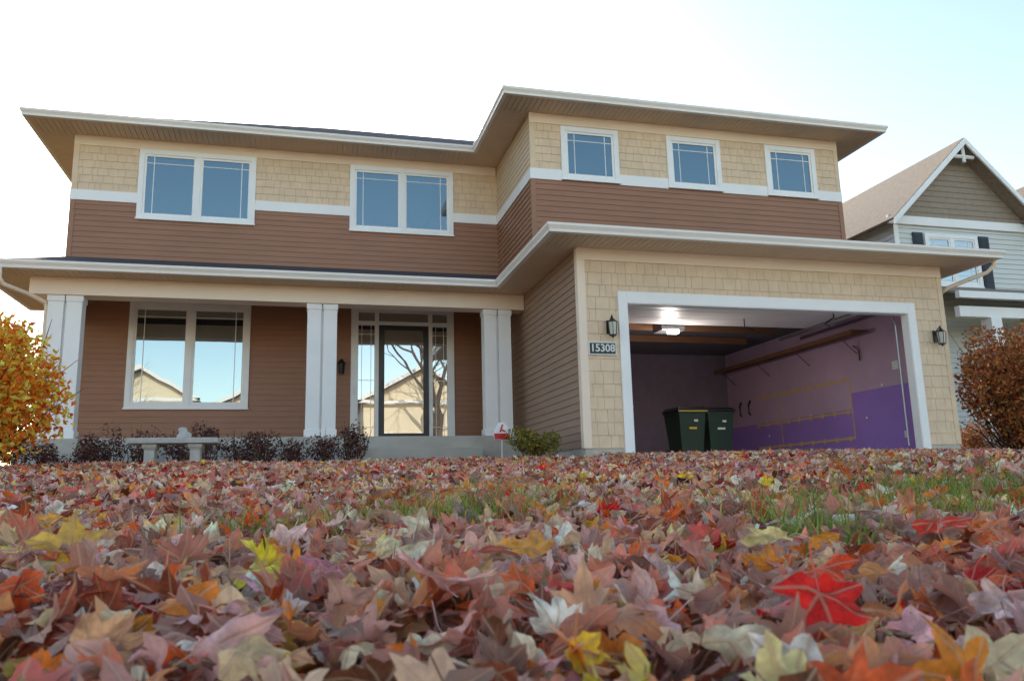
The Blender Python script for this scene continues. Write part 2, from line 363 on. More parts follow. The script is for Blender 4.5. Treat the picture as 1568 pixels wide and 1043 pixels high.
gutter(g,(-5,26.0),(-5,15.1),(-1,0),zt,0,1); gutter(g,(-5,15.1),(3.27,15.1),(0,-1),zt,1,-1); gutter(g,(3.27,15.1),(3.27,12.56),(-1,0),zt,-1,1); gutter(g,(3.27,12.56),(11.2,12.56),(0,-1),zt,1,1); gutter(g,(11.2,12.56),(11.2,26.0),(1,0),zt,1,0)
zt=3.709
gutter(g,(-5,16.5),(-5,13.374),(-1,0),zt,0,1); gutter(g,(-5,13.374),(3.27,13.374),(0,-1),zt,1,-1); gutter(g,(3.27,13.374),(3.27,10.234),(-1,0),zt,-1,1); gutter(g,(3.27,10.234),(11.13,10.234),(0,-1),zt,1,1); gutter(g,(11.13,10.234),(11.13,16),(1,0),zt,1,0)
g.make('gutters',M['gutter'],H)
dsp=B()
dsp.tube([(-4.5,13.42,3.6),(-4.5,13.45,3.42),(-4.46,13.5,3.34),(-4.2,13.8,3.27),(-4.02,14.05,3.2),(-4.0,14.08,3.1),(-4.0,14.08,.8)],.035,8)
dsp.tube([(11.06,10.4,3.6),(11.05,10.42,3.5),(10.98,10.5,3.4),(10.6,10.95,3.24),(10.52,11.05,3.16),(10.5,11.08,3.05),(10.5,11.08,.7)],.035,8)
dsp.make('downspouts',M['cream'],H,smooth=True)
# garage interior
XI=XR-.155
gi=B(); gi.box(XW+.16,XR-.16,YG+.12,17.98,3.25,3.30); gi.make('garage_ceiling',M['ceil'],H)
gi=B(); gi.box(XW+.16,XR-.16,17.93,17.97,.5,3.25); gi.box(XW+.16,XW+.19,YG+.13,17.93,.5,3.25); gi.make('garage_back_wall',M['drywall'],H)
pu=B(); pu.box(XI-.02,XI,YG+.13,13.3,.5,1.72); pu.box(XI-.02,XI,13.3,17.92,.5,1.42); pu.make('purple_wall_panels',M['purple'],H)
mv=B(); mv.box(XI-.02,XI,YG+.13,13.3,1.722,3.25); mv.box(XI-.02,XI,13.3,17.92,1.422,3.25); mv.make('mauve_wall_panels',M['mauve'],H)
tp=B()
for z in(.85,1.36,1.98): tp.box(XI-.024,XI-.021,13.3,16.6,z,z+.04)
for yq in(13.3,15.7): tp.box(XI-.0235,XI-.0205,yq-.015,yq+.015,.85,1.98)
for yq in np.arange(13.4,16.6,.4):
    for z in(.84,1.35,1.97): tp.box(XI-.026,XI-.0245,yq,yq+.08,z-.02,z+.07)
tp.make('drywall_tape',M['tape'],H)
wd=B(); wd.box(XI-.4,XI-.05,12.6,17.8,2.80,2.83); wd.box(XI-.42,XI-.4,12.6,17.8,2.75,2.83)
for yq in(13,14.5,16,17.5): wd.tube([(XI-.4,yq,2.78),(XI-.03,yq,2.45)],.010,4)
wd.box(5,9.5,15.6,15.65,3.1,3.24); wd.box(5,9.5,14.4,14.45,3.1,3.24)
wd.make('storage_shelf',M['wood'],H)
dd=B()
for i in range(4): dd.box(4.74,9.66,11.45+i*.56,11.99+i*.56,3.06,3.10)
dd.make('raised_garage_door',M['white'],H,bevel=.01)
st=B()
for xq in(4.68+.05,9.72-.07): st.box(xq,xq+.025,11.25,14.6,2.98,3.04); st.tube([(xq,11.2,.6),(xq,11.2,2.6),(xq,11.27,2.88),(xq,11.45,3.0)],.018,5); st.tube([(xq,14.2,3.03),(xq,14.2,3.25)],.015,4); st.tube([(xq,12.6,3.03),(xq,12.6,3.25)],.015,4)
st.box(7.18,7.22,11.3,13.8,3.14,3.17)
st.make('garage_door_tracks',M['steel'],H)
op=B(); op.box(6.6,7.1,13.78,14.2,2.98,3.18); op.make('garage_door_opener',M['steel'],H,bevel=.02)
op=B(); op.box(6.74,6.95,13.74,13.86,2.91,2.99); op.make('opener_lamp',M['bulb'],H,bevel=.01)
bk=B()
for i in range(4):
    xq=6.9+i*.22; bk.box(xq,xq+.03,17.60,17.92,1.92,1.95); bk.box(xq,xq+.03,17.88,17.92,1.6,1.92); bk.tube([(xq+.015,17.62,1.93),(xq+.015,17.9,1.65)],.012,4)
bk.box(6.5,6.85,17.9,17.925,.5,2.0); bk.box(6.3,6.4,17.6,17.9,1.3,2.2)
bk.make('shelf_brackets',M['paper'],H)
dkk=B()
for yq in(16.9,17.3): dkk.tube([(XI-.03,yq,2.0),(XI-.08,yq,1.9),(XI-.08,yq,1.7),(XI-.04,yq,1.66)],.02,5)
dkk.tube([(XI-.06,12.9,2.3),(XI-.06,12.9,2.5),(XI-.1,13.0,2.6)],.015,5)
dkk.loft([[(5.6+r*math.cos(a),13.8+r*math.sin(a),z) for a in np.linspace(0,6.28,12,endpoint=False)] for r,z in((.28,.5),(.32,.6),(.28,.85),(.12,.98))])
dkk.tube([(9.3,12.3,3.2),(9.3,12.3,2.98),(9.1,12.3,2.85),(9.2,12.3,2.8)],.015,5); dkk.tube([(7.9,13,3.1),(7.9,13,2.9),(8.1,13,2.85)],.012,5)
dkk.make('hanging_tools',M['black'],H)
ou=B(); ou.box(XI-.03,XI-.02,11.9,11.98,.78,.9); ou.box(XI-.03,XI-.02,11.95,12.1,2.0,2.15)
for yq,zq in((12.4,1.75),(12.9,1.2),(14.6,1.4),(16.2,1.1)): ou.box(XI-.026,XI-.0205,yq,yq+.04,zq,zq+.04)
ou.make('wall_outlets',M['paper'],H)
gl_=bpy.data.lights.new('opener_light','POINT'); gl_.energy=40; gl_.color=(1,.9,.84); gl_.shadow_soft_size=.12
o=bpy.data.objects.new('opener_light',gl_); COL.objects.link(o); o.location=(6.84,13.9,2.66); o.parent=H
pl=B(); pl.cone((.74,YM-.1),.05,.07,2.35,2.55,8); pl.cone((.74,YM-.1),.09,.02,2.55,2.64,8); pl.box(.70,.78,YM-.1,YM-.01,2.4,2.46); pl.make('porch_lamp',M['black'],H)
pb=B(); pb.box(.965,1.0,YM-.07,YM-.05,1.95,2.1); pb.make('doorbell',M['signw'],H)
def lantern(x,z,Yw):
    E=empty('wall_lantern'); b=B()
    b.box(x-.045,x+.045,Yw-.035,Yw-.017,z-.1,z+.1)
    yc=Yw-.15
    b.tube([(x,Yw-.03,z+.02),(x,Yw-.07,z+.10),(x,yc,z+.16),(x,yc,z+.10)],.009,6)
    b.cone((x,yc),.078,.018,z+.05,z+.11,6); b.cone((x,yc),.02,.008,z+.11,z+.14,6); b.cone((x,yc),.06,.05,z-.155,z-.135,6); b.cone((x,yc),.02,.012,z-.18,z-.155,6)
    for j in range(6):
        a=2*math.pi*j/6+.26
        b.tube([(x+.055*math.cos(a),yc+.055*math.sin(a),z-.14),(x+.074*math.cos(a),yc+.074*math.sin(a),z+.055)],.005,4)
    b.make('lantern_frame',M['black'],E)
    g=B(); g.cone((x,yc),.048,.066,z-.135,z+.05,6); g.make('lantern_glass',M['lampglass'],E)
lantern(4.40,2.38,YG); lantern(10.2,2.38,YG)
E=empty('house_number_sign'); b=B(); b.box(4.05,4.49,YG-.045,YG-.02,1.955,2.155); b.make('sign_board',M['paper'],E,bevel=.004)
b=B(); b.box(4.07,4.47,YG-.05,YG-.0455,1.975,2.135); b.make('sign_border',M['black'],E)
cu=bpy.data.curves.new('digits','FONT'); cu.body='15308'; cu.size=.155; cu.extrude=.003; cu.align_x='CENTER'; cu.align_y='CENTER'; cu.offset=.003
o=bpy.data.objects.new('digits',cu); COL.objects.link(o); o.parent=E; o.location=(4.27,YG-.053,2.055); o.rotation_euler=(math.pi/2,0,0); cu.materials.append(M['paper'])
def bin_(x,y,z,edge):
    E=empty('wheeled_garbage_bin'); b=B()
    R=lambda w,dp,zz,dy=0:[(x-w,y-dp+dy,zz),(x+w,y-dp+dy,zz),(x+w,y+dp+dy,zz),(x-w,y+dp+dy,zz)]
    b.loft([R(.22,.25,z+.04),R(.23,.27,z+.3),R(.275,.33,z+.9),R(.29,.34,z+.9),R(.29,.34,z+.94)]); b.make('bin_body',M['bin'],E,bevel=.012)
    b=B(); b.loft([R(.30,.36,z+.945,-.01),R(.305,.365,z+.975,-.01),R(.26,.31,z+1.03)]); b.box(x-.22,x+.22,y+.34,y+.40,z+.92,z+.96)
    for sx in(-1,1): b.tube([(x+sx*.20,y+.27,z+.12),(x+sx*.27,y+.27,z+.12)],.12,14)
    b.make('bin_lid_and_wheels',M['lid'],E,bevel=.006)
    b=B()
    if edge: b.box(x-.302,x+.302,y-.376,y-.362,z+.93,z+.95)
    b.box(x-.08,x+.08,y-.325,y-.31,z+.60,z+.64); b.make('lid_edge',M['yellow'] if edge else M['paper'],E)
    b=B(); b.box(x+.02,x+.1,y-.347,y-.335,z+.74,z+.78); b.make('label',M['paper'],E)
bin_(7.17,14.2,.5,True); bin_(7.85,14.35,.5,False)
E=empty('stone_bench'); zg=float(ground(-1.5,10.9))+.03
b=B(); b.box(-2.05,-1.0,10.72,11.08,zg+.32,zg+.39); b.make('seat',M['stone'],E,bevel=.012)
b=B()
for xq in(-1.80,-1.27):
    b.loft([[(xq-w,10.9-dd_,z),(xq+w,10.9-dd_,z),(xq+w,10.9+dd_,z),(xq-w,10.9+dd_,z)] for w,dd_,z in((.09,.15,zg-.05),(.085,.145,zg+.06),(.06,.11,zg+.1),(.06,.11,zg+.24),(.085,.14,zg+.28),(.085,.14,zg+.318))])
b.make('legs',M['stone'],E,bevel=.008)
b=B(); cx,cz=-1.42,zg+.39
b.loft([[(cx+r*math.cos(a)+ox,10.9+r*.8*math.sin(a),cz+h) for a in np.linspace(0,2*math.pi,12,endpoint=False)] for r,h,ox in((.085,0.0,0),(.09,.03,0),(.075,.065,.01),(.05,.085,-.01),(.055,.11,-.02),(.045,.13,-.02),(.02,.14,-.02))])
b.make('carved_stone_ornament',M['stone'],E,smooth=True)
E=empty('yard_sign'); X0,Y0=2.86,11.5; zg=float(ground(X0,Y0))+.07
b=B(); pts=[(-.12,.33),(.12,.33),(.13,.45),(.045,.58),(-.045,.58),(-.13,.45)]
f=[(X0+u,Y0+.05*u,zg+v) for u,v in pts]; bk_=[(p[0],p[1]+.012,p[2]) for p in f]; b.loft([f,bk_]); b.make('sign_plate',M['signw'],E,bevel=.003)
b=B(); b.hexa([(X0-.115,Y0-.01,zg+.335),(X0+.115,Y0-.002,zg+.335),(X0+.115,Y0+.005,zg+.335),(X0-.115,Y0,zg+.335),(X0-.12,Y0-.01,zg+.42),(X0+.12,Y0-.002,zg+.42),(X0+.12,Y0+.005,zg+.42),(X0-.12,Y0,zg+.42)])
b.tube([(X0-.03,Y0-.006,zg+.44),(X0+.01,Y0-.006,zg+.55)],.012,5); b.tube([(X0+.05,Y0-.006,zg+.45),(X0+.0,Y0-.006,zg+.47)],.012,5); b.make('sign_graphic',M['red'],E)
b=B(); b.tube([(X0,Y0+.02,zg-.1),(X0,Y0+.02,zg+.5)],.008,6); b.make('stake',M['signw'],E)
# ------------------------------------------------------------------ neighbour house
NH=empty('neighbour_house')
b=B(); b.box(14.1,24,16.05,28,-.2,6.45); b.box(13.0,14.09,18.2,28,-.2,6.3); b.box(15.4,18.1,15.2,16.04,-.2,.9); b.make('wall_core',M['graysid'],NH)
b=B(); siding(b,(0,16.05,0),SX,FN,14.1,18.2,.5,6.4,.13,.03); siding(b,(14.1,0,0),(0,1,0),(-1,0,0),16.05,18.2,.5,6.4,.13,.03); siding(b,(0,16.05,0),SX,FN,18.2,24,.5,6.4,.13,.03)
siding(b,(0,18.2,0),SX,FN,13.0,14.1,.5,6.3,.13,.03); siding(b,(13.0,0,0),(0,1,0),(-1,0,0),18.2,28,.5,6.3,.13,.03); b.make('gray_siding',M['graysid'],NH)
xp=16.15; zp=8.45; zl=6.5
b=B(); b.poly([(14.1,16.0,zl),(18.2,16.0,zl),(xp,16.0,zp)]); b.make('gable_face',M['gable'],NH)
b=B(); zz=zl+.15
while zz<zp-.15:
    hw=(zp-zz)/(zp-zl)*2.05; b.box(xp-hw+.05,xp+hw-.05,15.985,15.999,zz,zz+.015); zz+=.15
b.make('gable_shingle_courses',M['nroof'],NH)
b=B()
sl=(zp-zl)/2.05
b.quad((13.75,15.6,zl-.3*sl+.1),(xp,15.6,zp+.14),(xp,21,zp+.14),(13.75,18.4,zl-.3*sl+.1)); b.quad((xp,15.6,zp+.14),(18.6,15.6,zl-.4*sl+.12),(18.6,22,zl-.4*sl+.12),(xp,22,zp+.14))
b.quad((18.0,15.7,6.5),(24.6,15.7,6.5),(24.6,22,9.4),(18.0,22,9.4))
b.poly([(19.2,15.9,6.9),(23.0,15.9,6.9),(21.1,15.9,8.6)]); b.quad((18.9,15.6,6.7),(21.1,15.6,8.75),(21.1,22,8.75),(18.9,22,6.7)); b.quad((21.1,15.6,8.75),(23.3,15.6,6.7),(23.3,22,6.7),(21.1,22,8.75))
b.quad((14.3,14.6,4.25),(24,14.6,4.25),(24,16.0,4.75),(14.3,16.0,4.75))
o=b.make('roof',M['nroof'],NH); q=o.modifiers.new('t','SOLIDIFY'); q.thickness=.05
b=B(); b.quad((12.55,17.75,6.4),(14.6,17.75,6.4),(16.5,22,8.1),(15.0,22,8.1)); b.quad((12.55,28,6.4),(12.55,17.75,6.4),(15.0,22,8.1),(15.0,28,8.1)); o=b.make('side_roof',M['shingle'],NH); q=o.modifiers.new('t','SOLIDIFY'); q.thickness=.04
b=B()
def rake(p,q,wd=.16,th=.05):
    p=Vector(p);q=Vector(q); b.hexa([p,(p.x,p.y-th,p.z),(q.x,q.y-th,q.z),q,p+Vector((0,0,wd)),Vector((p.x,p.y-th,p.z+wd)),Vector((q.x,q.y-th,q.z+wd)),q+Vector((0,0,wd))])
rake((13.75,15.6,zl-.3*sl-.08),(xp,15.6,zp-.04)); rake((xp,15.6,zp-.04),(18.6,15.6,zl-.4*sl-.06))
rake((18.9,15.6,6.5),(21.1,15.6,8.55)); rake((21.1,15.6,8.55),(23.3,15.6,6.5))
b.tube([(xp,15.68,7.95),(xp,15.68,8.4)],.05,5); b.tube([(xp-.3,15.68,8.1),(xp+.3,15.68,8.1)],.05,5)
b.box(13.9,18.4,15.95,16.02,6.3,6.52); b.box(18.4,24.1,15.6,15.72,6.3,6.5); b.box(14.07,14.2,16.0,16.04,.5,6.3)
b.box(14.3,24,14.5,14.62,4.08,4.24); b.box(14.5,24,14.75,14.9,3.7,3.95); b.box(12.5,14.09,17.66,17.78,6.26,6.39); b.box(12.44,12.52,17.66,28,6.26,6.39); b.box(12.52,13.0,17.78,28,6.27,6.3); b.box(13.0,14.09,17.78,18.19,6.27,6.3)
for xq in(15.3,18.6,22): b.box(xq,xq+.3,14.7,15.0,.5,3.7)
b.make('white_trim',M['white'],NH,bevel=.005)
wf=B();wg=B();wm=B()
window(14.95,16.55,4.75,6.12,16.03,2,.1,False); window(18.9,20.5,4.75,6.12,16.03,2,.1,False); window(15.9,17.7,1.4,3.3,16.03,2,.1,False)
wf.make('window_frames',M['white'],NH); wg.make('window_glass',M['glassl'],NH); wm.make('window_muntins',M['white'],NH)
b=B()
for xq in(14.6,16.6,18.5,20.55): 
    b.box(xq,xq+.3,15.99,16.02,4.75,6.12)
    for i in range(22): b.box(xq+.04,xq+.26,15.975,15.99,4.82+i*.057,4.85+i*.057)
b.make('shutters',M['shutter'],NH)
def simple_house(x,y,w,dp,h,zb,wall,roofm,flip):
    E=empty('house_across_street'); a=B(); a.box(x,x+w,y-dp,y,zb,zb+h); 
    a.poly([(x,y,zb+h),(x+w,y,zb+h),(x+w/2,y,zb+h+w*.28)]); a.make('walls',wall,E)
    b=B(); zc=zb+h-.2; b.quad((x-.5,y+.5,zc),(x+w/2,y+.5,zc+.2+w*.29),(x+w/2,y-dp-.5,zc+.2+w*.29),(x-.5,y-dp-.5,zc)); b.quad((x+w/2,y+.5,zc+.2+w*.29),(x+w+.5,y+.5,zc),(x+w+.5,y-dp-.5,zc),(x+w/2,y-dp-.5,zc+.2+w*.29))
    b.quad((x-.3,y+1.6,zb+2.7),(x+w+.3,y+1.6,zb+2.7),(x+w+.3,y,zb+3.2),(x-.3,y,zb+3.2)); b.make('roof',roofm,E)
    t=B(); t.box(x-.5,x+w+.5,y+.45,y+.6,zb+h-.2,zb+h-.0)
    for sgn in(0,1):
        xa_=x-.5 if sgn==0 else x+w+.5; xb_=x+w/2
        t.hexa([(xa_,y+.5,zb+h-.25),(xa_,y+.6,zb+h-.25),(xb_,y+.6,zb+h+w*.29-.05),(xb_,y+.5,zb+h+w*.29-.05),(xa_,y+.5,zb+h+.0),(xa_,y+.6,zb+h+.0),(xb_,y+.6,zb+h+w*.29+.2),(xb_,y+.5,zb+h+w*.29+.2)])
    gx=x+w*.45 if flip else x+.4
    t.box(gx,gx+w*.48,y,y+.05,zb,zb+2.3)
    for i in range(3):
        u=x+.9+i*(w-2.6)/2; t.box(u-.1,u+1.1,y+.01,y+.06,zb+3.7,zb+5.1)
    t.make('trim',M['white'],E)
    g=B()
    for i in range(3):
        u=x+.9+i*(w-2.6)/2; g.box(u,u+1.0,y+.061,y+.07,zb+3.8,zb+5.0)
    g.make('windows',M['shutter'],E)
simple_house(-24,-26,9,9,6.4,-.84,M['cream2'],M['shingle'],False); simple_house(-13.2,-24,6.4,9,7.4,-.84,M['cream2'],M['nroof'],True); simple_house(-5.6,-24.5,8,9,6.8,-.84,M['tanlap'],M['nroof'],True)
simple_house(4.2,-24,8,9,7.3,-.84,M['cream2'],M['nroof'],False); simple_house(16,-25.5,9,9,6.3,-.84,M['graysid'],M['nroof'],True)
def tree(x,y,z,h,seed):
    rd=random.Random(seed); b=B()
    def br_(p,d,l,r,lev):
        pts=[p];rad=[r];n=4 if lev<3 else 3
        for i in range(n):
            d=(d+Vector((rd.uniform(-.18,.18),rd.uniform(-.18,.18),rd.uniform(-.03,.12)))).normalized()
            p=p+d*l/n; pts.append(p); rad.append(r*(1-.4*(i+1)/n))
        b.tube(pts,rad,8 if lev<1 else 5 if lev<3 else 3,cap=False)
        if lev>=5: return
        for i in range(4 if lev<2 else 3):
            a=rd.uniform(0,6.28); sp=rd.uniform(.4,.9); u=d.orthogonal().normalized(); w=d.cross(u)
            nd=(d+(u*math.cos(a)+w*math.sin(a))*sp).normalized(); q=pts[-1] if i<2 else pts[-2]
            br_(q,nd,l*rd.uniform(.6,.82),rad[-1]*rd.uniform(.6,.9),lev+1)
    br_(Vector((x,y,z-.1)),Vector((0,0,1)),h*.28,h*.02,0)
    b.make('bare_maple_tree',M['bark'],None,True)
tree(-8.2,-7.0,-.7,9,3); tree(13.5,-6.5,-.7,9,5); tree(8.5,-20,-.84,22,8); tree(9.0+3,-12.0+3,-.7,8,12)
# ------------------------------------------------------------------ leaf meshes (numpy)
def upload(name,V,F,colr,luv,material,smooth=True):
    n,m,_=V.shape; me=bpy.data.meshes.new(name)
    nf=F.shape[0]; Fa=(F[None]+ (np.arange(n)*m)[:,None,None]).reshape(-1)
    k=F.shape[1]
    me.vertices.add(n*m); me.vertices.foreach_set('co',V.reshape(-1).astype(np.float32))
    me.loops.add(n*nf*k); me.loops.foreach_set('vertex_index',Fa.astype(np.int32))
    me.polygons.add(n*nf); me.polygons.foreach_set('loop_start',(np.arange(n*nf)*k).astype(np.int32)); me.polygons.foreach_set('loop_total',np.full(n*nf,k,np.int32))
    me.polygons.foreach_set('use_smooth',np.full(n*nf,smooth))
    me.update(calc_edges=True)
    a=me.attributes.new('lc','FLOAT_COLOR','POINT'); cc=np.ones((n,m,4),np.float32); cc[:,:,:3]=colr[:,None,:]; a.data.foreach_set('color',cc.reshape(-1))
    if luv is not None:
        a=me.attributes.new('luv','FLOAT_VECTOR','POINT'); a.data.foreach_set('vector',luv.astype(np.float32).reshape(-1))
    me.materials.append(material); o=bpy.data.objects.new(name,me); COL.objects.link(o); return o
def leafmat(name,trans=.22,veins=True,rough=.6,back=.35):
    m=bpy.data.materials.new(name); m.use_nodes=True; nt=m.node_tree; N=nt.nodes; L=nt.links
    b=N['Principled BSDF']; b.inputs['Roughness'].default_value=rough; b.inputs['Specular IOR Level'].default_value=.3
    at=N.new('ShaderNodeAttribute'); at.attribute_name='lc'
    tc=N.new('ShaderNodeTexCoord'); nz=N.new('ShaderNodeTexNoise'); nz.inputs['Scale'].default_value=60; nz.inputs['Detail'].default_value=5; nz.inputs['Roughness'].default_value=.65
    L.new(tc.outputs['Object'],nz.inputs['Vector'])
    mr=N.new('ShaderNodeMapRange'); mr.inputs[1].default_value=.32; mr.inputs[2].default_value=.68; mr.inputs[3].default_value=.55; mr.inputs[4].default_value=1.35; L.new(nz.outputs['Fac'],mr.inputs[0])
    vm=N.new('ShaderNodeVectorMath'); vm.operation='SCALE'; L.new(at.outputs['Color'],vm.inputs[0]); L.new(mr.outputs[0],vm.inputs['Scale'])
    col=vm.outputs[0]
    bp0=N.new('ShaderNodeBump'); bp0.inputs['Strength'].default_value=.35; bp0.inputs['Distance'].default_value=.003; L.new(nz.outputs['Fac'],bp0.inputs['Height']); L.new(bp0.outputs[0],b.inputs['Normal'])
    if veins:
        n4=N.new('ShaderNodeTexNoise'); n4.inputs['Scale'].default_value=22; n4.inputs['Detail'].default_value=3; L.new(tc.outputs['Object'],n4.inputs['Vector'])
        m4=N.new('ShaderNodeMapRange'); m4.inputs[1].default_value=.54; m4.inputs[2].default_value=.74; m4.inputs[3].default_value=0; m4.inputs[4].default_value=.6; L.new(n4.outputs['Fac'],m4.inputs[0])
        mb=N.new('ShaderNodeMix'); mb.data_type='RGBA'; L.new(m4.outputs[0],mb.inputs[0]); L.new(col,mb.inputs[6]); mb.inputs[7].default_value=(*s2l((136,84,58)),1); col=mb.outputs[2]
        au=N.new('ShaderNodeAttribute'); au.attribute_name='luv'
        sx=N.new('ShaderNodeSeparateXYZ'); L.new(au.outputs['Vector'],sx.inputs[0])
        def M_(op,a,b_=None):
            q=N.new('ShaderNodeMath'); q.operation=op
            for i,v in enumerate((a,b_)):
                if v is None: continue
                if hasattr(v,'links'): L.new(v,q.inputs[i])
                else: q.inputs[i].default_value=v
            return q.outputs[0]
        ax=M_('ABSOLUTE',sx.outputs[0]); th=M_('ARCTAN2',ax,sx.outputs[1])
        rr=M_('SQRT',M_('ADD',M_('MULTIPLY',ax,ax),M_('MULTIPLY',sx.outputs[1],sx.outputs[1])))
        dmin=None
        for ang in(0,.77,1.72):
            dd=M_('MULTIPLY',M_('ABSOLUTE',M_('SUBTRACT',th,ang)),rr)
            dmin=dd if dmin is None else M_('MINIMUM',dmin,dd)
        sv=M_('ABSOLUTE',M_('SINE',M_('MULTIPLY',M_('SUBTRACT',rr,M_('MULTIPLY',dmin,1.0)),26.)))
        v1=N.new('ShaderNodeMapRange'); v1.inputs[1].default_value=.012; v1.inputs[2].default_value=.035; v1.inputs[3].default_value=1; v1.inputs[4].default_value=0; L.new(dmin,v1.inputs[0])
        v2=N.new('ShaderNodeMapRange'); v2.inputs[1].default_value=.0; v2.inputs[2].default_value=.16; v2.inputs[3].default_value=.4; v2.inputs[4].default_value=0; L.new(sv,v2.inputs[0])
        vv=M_('MAXIMUM',v1.outputs[0],v2.outputs[0])
        mx=N.new('ShaderNodeMix'); mx.data_type='RGBA'; L.new(M_('MULTIPLY',vv,.5),mx.inputs[0]); L.new(col,mx.inputs[6]); mx.inputs[7].default_value=(.66,.44,.28,1); col=mx.outputs[2]
        bp=N.new('ShaderNodeBump'); bp.inputs['Strength'].default_value=.6; bp.inputs['Distance'].default_value=.002; L.new(vv,bp.inputs['Height']); L.new(bp0.outputs[0],bp.inputs['Normal']); L.new(bp.outputs[0],b.inputs['Normal'])
    ge=N.new('ShaderNodeNewGeometry'); m2=N.new('ShaderNodeMix'); m2.data_type='RGBA'
    q=N.new('ShaderNodeMath'); q.operation='MULTIPLY'; q.inputs[1].default_value=back; L.new(ge.outputs['Backfacing'],q.inputs[0]); L.new(q.outputs[0],m2.inputs[0]); L.new(col,m2.inputs[6]); m2.inputs[7].default_value=(.70,.48,.40,1)
    L.new(m2.outputs[2],b.inputs['Base Color'])
    tr=N.new('ShaderNodeBsdfTranslucent'); L.new(m2.outputs[2],tr.inputs['Color']); ms=N.new('ShaderNodeMixShader'); ms.inputs[0].default_value=trans
    L.new(b.outputs[0],ms.inputs[1]); L.new(tr.outputs[0],ms.inputs[2]); L.new(ms.outputs[0],N['Material Output'].inputs['Surface'])
    return m
LM=leafmat('dry_maple_leaf',trans=.28); LM2=leafmat('dry_maple_leaf_far',trans=.25,veins=False)
half=[(0,1.0),(7,.82),(12,.78),(15,.68),(22,.54),(28,.64),(34,.76),(38,.74),(45,.95),(51,.74),(58,.70),(64,.56),(72,.46),(80,.56),(90,.64),(100,.68),(108,.54),(125,.42),(150,.37),(172,.22)]
def template(level):
    if level==0: hp=half; fr=[.3,.62,1.]
    elif level==1: hp=[half[i] for i in(0,2,4,6,8,10,12,15,17,19)]; fr=[.5,1.]
    else: hp=[half[i] for i in(0,4,8,12,15,18)]; fr=[.5,1.]
    ang=[a for a,_ in hp]+[-a for a,_ in hp[:0:-1]]; rad=[r for _,r in hp]+[r for _,r in hp[:0:-1]]
    ang=np.radians(ang);rad=np.array(rad);n=len(ang)
    pts=[(0,0)];
    for f in fr:
        for a,r_ in zip(ang,rad):
            rr=r_*f if f==1 else f*(r_*.75+.15); pts.append((rr*math.sin(a),rr*math.cos(a)))
    F=[]
    for j in range(n): F.append((0,1+(j+1)%n,1+j))
    for i in range(len(fr)-1):
        for j in range(n):
            a,b_,c_,d_=1+i*n+j,1+i*n+(j+1)%n,1+(i+1)*n+(j+1)%n,1+(i+1)*n+j
            F+= [(a,b_,c_),(a,c_,d_)]
    if level==0:
        k=len(pts); pts+=[(-.012,0),(.012,0),(.014,-.45),(-.014,-.45),(.02,-.9),(-.006,-.9)]
        F+=[(k,k+1,k+2),(k,k+2,k+3),(k+3,k+2,k+4),(k+3,k+4,k+5)]
    return np.array(pts),np.array(F)
pal=[((222,174,170),.13),((218,130,108),.13),((166,84,58),.16),((124,62,62),.07),((234,192,142),.15),((250,230,198),.11),((244,140,54),.13),((210,34,34),.055),((248,196,60),.03),((106,64,44),.055),((202,152,140),.05),((230,100,46),.09)]
pc=np.array([s2l(c) for c,_ in pal])*1.25; pw=np.array([w_ for _,w_ in pal]); pw/=pw.sum()
